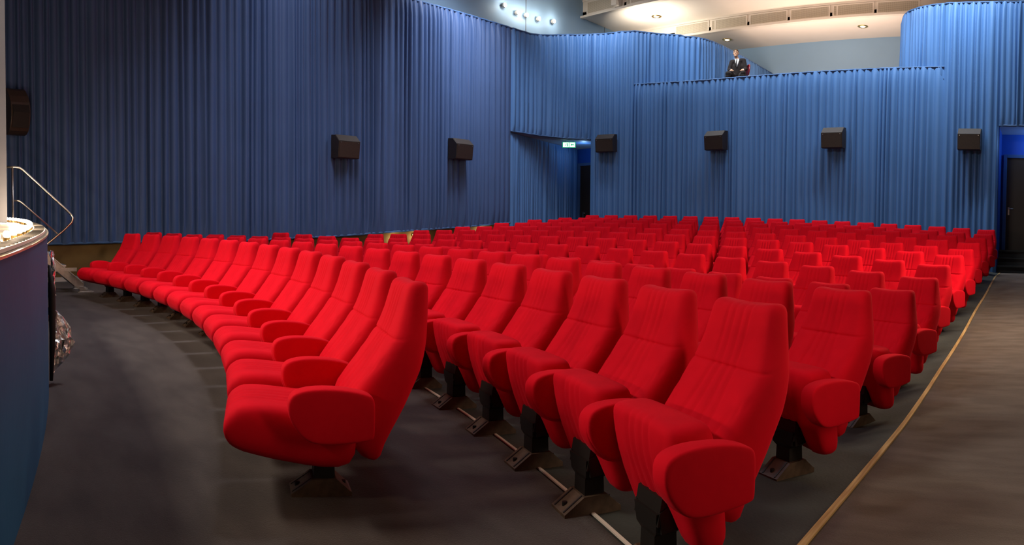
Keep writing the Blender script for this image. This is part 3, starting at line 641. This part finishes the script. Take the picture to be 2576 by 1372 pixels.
pm = empty('person', (MX, MY, MZ), man_rz, 'seated man in black suit, white shirt and black tie, hands on thighs, on the balcony', 'person')
pm.scale = (.95, .95, .93)
def skinned(name, chains, m, rootidx=0, sub=2, extra=None, voxel=.009):
    """join tapered tubes / balls and fuse them by voxel remesh into one continuous surface"""
    b = MB()
    for pts, rad in chains:
        P = [Vector(p) for p in pts]; Q = []; RR = []
        for i in range(len(P)-1):
            for k in range(6): t = k/6; Q.append(P[i].lerp(P[i+1], t)); RR.append(rad[i]+(rad[i+1]-rad[i])*t)
        Q.append(P[-1]); RR.append(rad[-1]); b.tube(Q, RR, 12)
        for p, q in zip(pts, rad): b.ball(p, q, n=7)
    if extra: extra(b)
    o = b.build(name, m, pm, smooth=True)
    rm = o.modifiers.new('fuse', 'REMESH'); rm.mode = 'VOXEL'; rm.voxel_size = voxel; rm.use_smooth_shade = True
    s = o.modifiers.new('soften', 'SMOOTH'); s.factor = .5; s.iterations = 3
    return o
# man frame: front = -y, his left = +x ; seat height .46
HIP = (0, .02, .56); CH = (.00, .02, .86); NK = (-.035, -.035, 1.09); HD = (-.065, -.075, 1.245)
SHL, SHR = (.165, .00, 1.035), (-.185, -.01, .99)
ELL, ELR = (.235, -.06, .77), (-.255, -.08, .75)
WRL, WRR = (.17, -.27, .675), (-.16, -.29, .665)
KL, KR = (.20, -.46, .55), (-.25, -.46, .53)
AL, AR = (.22, -.42, .10), (-.26, -.42, .10)
def fingers(w, d, s):
    out = []
    for i, (dx, l) in enumerate(((-.033, .070), (-.011, .080), (.011, .075), (.033, .060))):
        bx = w[0]+d[0]*.085+dx; by = w[1]+d[1]*.085; bz = w[2]-.012
        out.append(([(bx, by, bz), (bx+dx*.25, by-l*.55, bz-.012), (bx+dx*.35, by-l*.85, bz-.045)], [.0095, .0088, .0072]))
    out.append(([(w[0]-s*.03, w[1]-.02, w[2]-.006), (w[0]-s*.062, w[1]-.055, w[2]-.018), (w[0]-s*.072, w[1]-.085, w[2]-.035)], [.0115, .010, .008]))
    return out
def head(b):
    c = Vector(HD)
    prof = [(-.118, .020, .024, -.050), (-.105, .040, .042, -.038), (-.085, .052, .060, -.024), (-.055, .063, .078, -.010), (-.02, .070, .088, 0), (.015, .074, .093, .004), (.05, .073, .092, .008), (.08, .063, .080, .012), (.102, .044, .058, .014), (.114, .018, .026, .014)]
    rg = [[(c.x+wx*math.cos(2*PI*k/20), c.y+yo+wy*math.sin(2*PI*k/20), c.z+z) for k in range(20)] for z, wx, wy, yo in prof]
    b.rings(rg)
    b.tube([(c.x, c.y-.078, c.z+.028), (c.x, c.y-.100, c.z-.012), (c.x, c.y-.086, c.z-.022)], [.009, .0135, .012], 8)   # nose
    for s in (-1, 1): b.ball((c.x+s*.076, c.y+.012, c.z-.006), .012, .020, .030, 6)                                      # ears
    b.tube([(c.x-.045, c.y-.083, c.z+.034), (c.x, c.y-.090, c.z+.036), (c.x+.045, c.y-.083, c.z+.034)], .008, 8)          # brow
    b.tube([(c.x-.022, c.y-.080, c.z-.052), (c.x, c.y-.086, c.z-.052), (c.x+.022, c.y-.080, c.z-.052)], .0075, 8)         # lips
    b.ball((c.x, c.y-.075, c.z-.092), .022, .016, .016, 6)                                                                # chin
chains = [([HIP, CH, (-.02, 0, 1.02)], [.13, .125, .10]), ([(-.02, 0, 1.02), NK, (HD[0], HD[1]+.01, HD[2]-.07)], [.08, .055, .052]),
          ([SHL, ELL, WRL], [.055, .042, .028]), ([SHR, ELR, WRR], [.055, .042, .028]), ([(.0, .0, 1.0), SHL], [.07, .055]), ([(-.03, 0, 1.0), SHR], [.07, .055]),
          ([(.09, 0, .56), KL, AL], [.085, .058, .040]), ([(-.09, 0, .56), KR, AR], [.085, .058, .040]), ([AL, (.22, -.56, .045)], [.035, .03]), ([AR, (-.27, -.56, .045)], [.035, .03]),
          ([WRL, (WRL[0]-.005, WRL[1]-.05, WRL[2]+.0), (WRL[0]-.008, WRL[1]-.09, WRL[2]-.012)], [.026, .030, .026]), ([(WRL[0]-.03, WRL[1]-.05, WRL[2]), (WRL[0]-.036, WRL[1]-.085, WRL[2]-.012)], [.018, .014]), ([(WRL[0]+.025, WRL[1]-.05, WRL[2]), (WRL[0]+.024, WRL[1]-.085, WRL[2]-.012)], [.018, .014]),
          ([WRR, (WRR[0]+.005, WRR[1]-.05, WRR[2]+.0), (WRR[0]+.008, WRR[1]-.09, WRR[2]-.012)], [.026, .030, .026]), ([(WRR[0]-.025, WRR[1]-.05, WRR[2]), (WRR[0]-.024, WRR[1]-.085, WRR[2]-.012)], [.018, .014]), ([(WRR[0]+.03, WRR[1]-.05, WRR[2]), (WRR[0]+.036, WRR[1]-.085, WRR[2]-.012)], [.018, .014])]
chains += fingers(WRL, (-.05, -1.0), 1)+fingers(WRR, (.05, -1.0), -1)
body = skinned('body', chains, M['skin'], extra=head, voxel=.0055)
jk = [([(0, .02, .60), (0, .02, .82), (-.015, .01, .98)], [.165, .168, .13]), ([(-.015, 0, .985), (-.03, -.005, 1.045)], [.10, .07]), ([(-.02, .0, .99), (.10, .0, 1.035), SHL, ELL, (WRL[0]+.02, WRL[1]+.045, WRL[2]+.018)], [.09, .078, .078, .062, .046]),
      ([(-.02, .0, .99), (-.12, .0, 1.0), SHR, ELR, (WRR[0]-.02, WRR[1]+.045, WRR[2]+.018)], [.09, .078, .078, .062, .046]), ([(.10, .02, .62), (.12, .02, .84)], [.13, .12]), ([(-.10, .02, .62), (-.12, .02, .84)], [.13, .12]), ([(.12, .0, .60), (.2, -.10, .56)], [.10, .06]), ([(-.12, 0, .60), (-.2, -.10, .56)], [.10, .06])]
skinned('jacket', jk, M['suit'], voxel=.010)
tr_ = [([(0, .03, .55), (.10, 0, .555), KL, (AL[0], AL[1], .13)], [.12, .105, .080, .062]), ([(0, .03, .55), (-.10, 0, .555), KR, (AR[0], AR[1], .13)], [.12, .105, .080, .062])]
skinned('trousers', tr_, M['suit'], voxel=.010)
for s, A in ((1, AL), (-1, AR)):
    b = MB(); b.tube([(A[0], A[1]+.05, .045), (A[0], A[1], .055), (A[0], A[1]-.10, .045), (A[0]+s*.01, A[1]-.20, .035)], [.035, .048, .044, .030], 12); b.build('shoe', M['black'], pm, smooth=True)
# shirt front, collar, cuffs, tie, lapels
b = MB(); b.rings([[(-.022+x*w, yy-.02*(1-x*x), z) for x in (-1, -.5, 0, .5, 1)]+[(-.022+x*w, yy+.05, z) for x in (1, 0, -1)] for z, w, yy in ((.80, .006, -.170), (.88, .028, -.166), (.96, .048, -.138), (1.02, .060, -.100), (1.055, .062, -.078))])
b.build('shirt_front', M['shirt'], pm, smooth=True)
b = MB(); b.tube([(NK[0]+.064*math.cos(a), NK[1]+.010+.064*math.sin(a), 1.078-.018*math.sin(-a)*(1 if math.sin(a) < 0 else 0)) for a in [2*PI*k/18 for k in range(19)]], .017, 8); b.build('shirt_collar', M['shirt'], pm, smooth=True)
b = MB(); b.rings([[(-.028-.012*(1.06-z)/.2-w, y, z), (-.028-.012*(1.06-z)/.2, y-.012, z), (-.028-.012*(1.06-z)/.2+w, y, z), (-.028-.012*(1.06-z)/.2, y+.012, z)] for z, w, y in ((.80, .016, -.196), (.88, .020, -.194), (.97, .017, -.162), (1.03, .014, -.122), (1.055, .020, -.100), (1.07, .014, -.092))]); b.build('tie', M['black'], pm, smooth=True)
for W, E in ((WRL, ELL), (WRR, ELR)):
    w = Vector(W); e = (Vector(E)-w).normalized(); b = MB(); b.tube([w+e*.005, w+e*.05], [.036, .040], 14); b.build('shirt_cuff', M['shirt'], pm, smooth=True)
c = Vector(HD); b = MB(); rg = []
for z, wx, wy, yo in [(-.03, .072, .062, .036), (0.0, .079, .070, .034), (.03, .081, .078, .030), (.055, .083, .090, .020), (.078, .075, .095, .010), (.100, .060, .082, .006), (.118, .036, .046, .012), (.125, .014, .018, .012)]:
    rg.append([(c.x+wx*math.cos(2*PI*k/24), c.y+yo+wy*math.sin(2*PI*k/24)+(.0 if math.sin(2*PI*k/24) > 0 else .0), c.z+z+(.0)) for k in range(24)])
b.rings(rg); b.build('hair', M['hair'], pm, smooth=True)
for s in (-1, 1):
    b = MB(); b.ball((c.x+s*.028, c.y-.083, c.z+.014), .010, .007, .005, 6); b.build('eye', M['eye'], pm, smooth=True)
    b = MB(); b.tube([(c.x+s*.012, c.y-.094, c.z+.034), (c.x+s*.044, c.y-.088, c.z+.036)], .004, 6); b.build('eyebrow', M['hair'], pm, smooth=True)
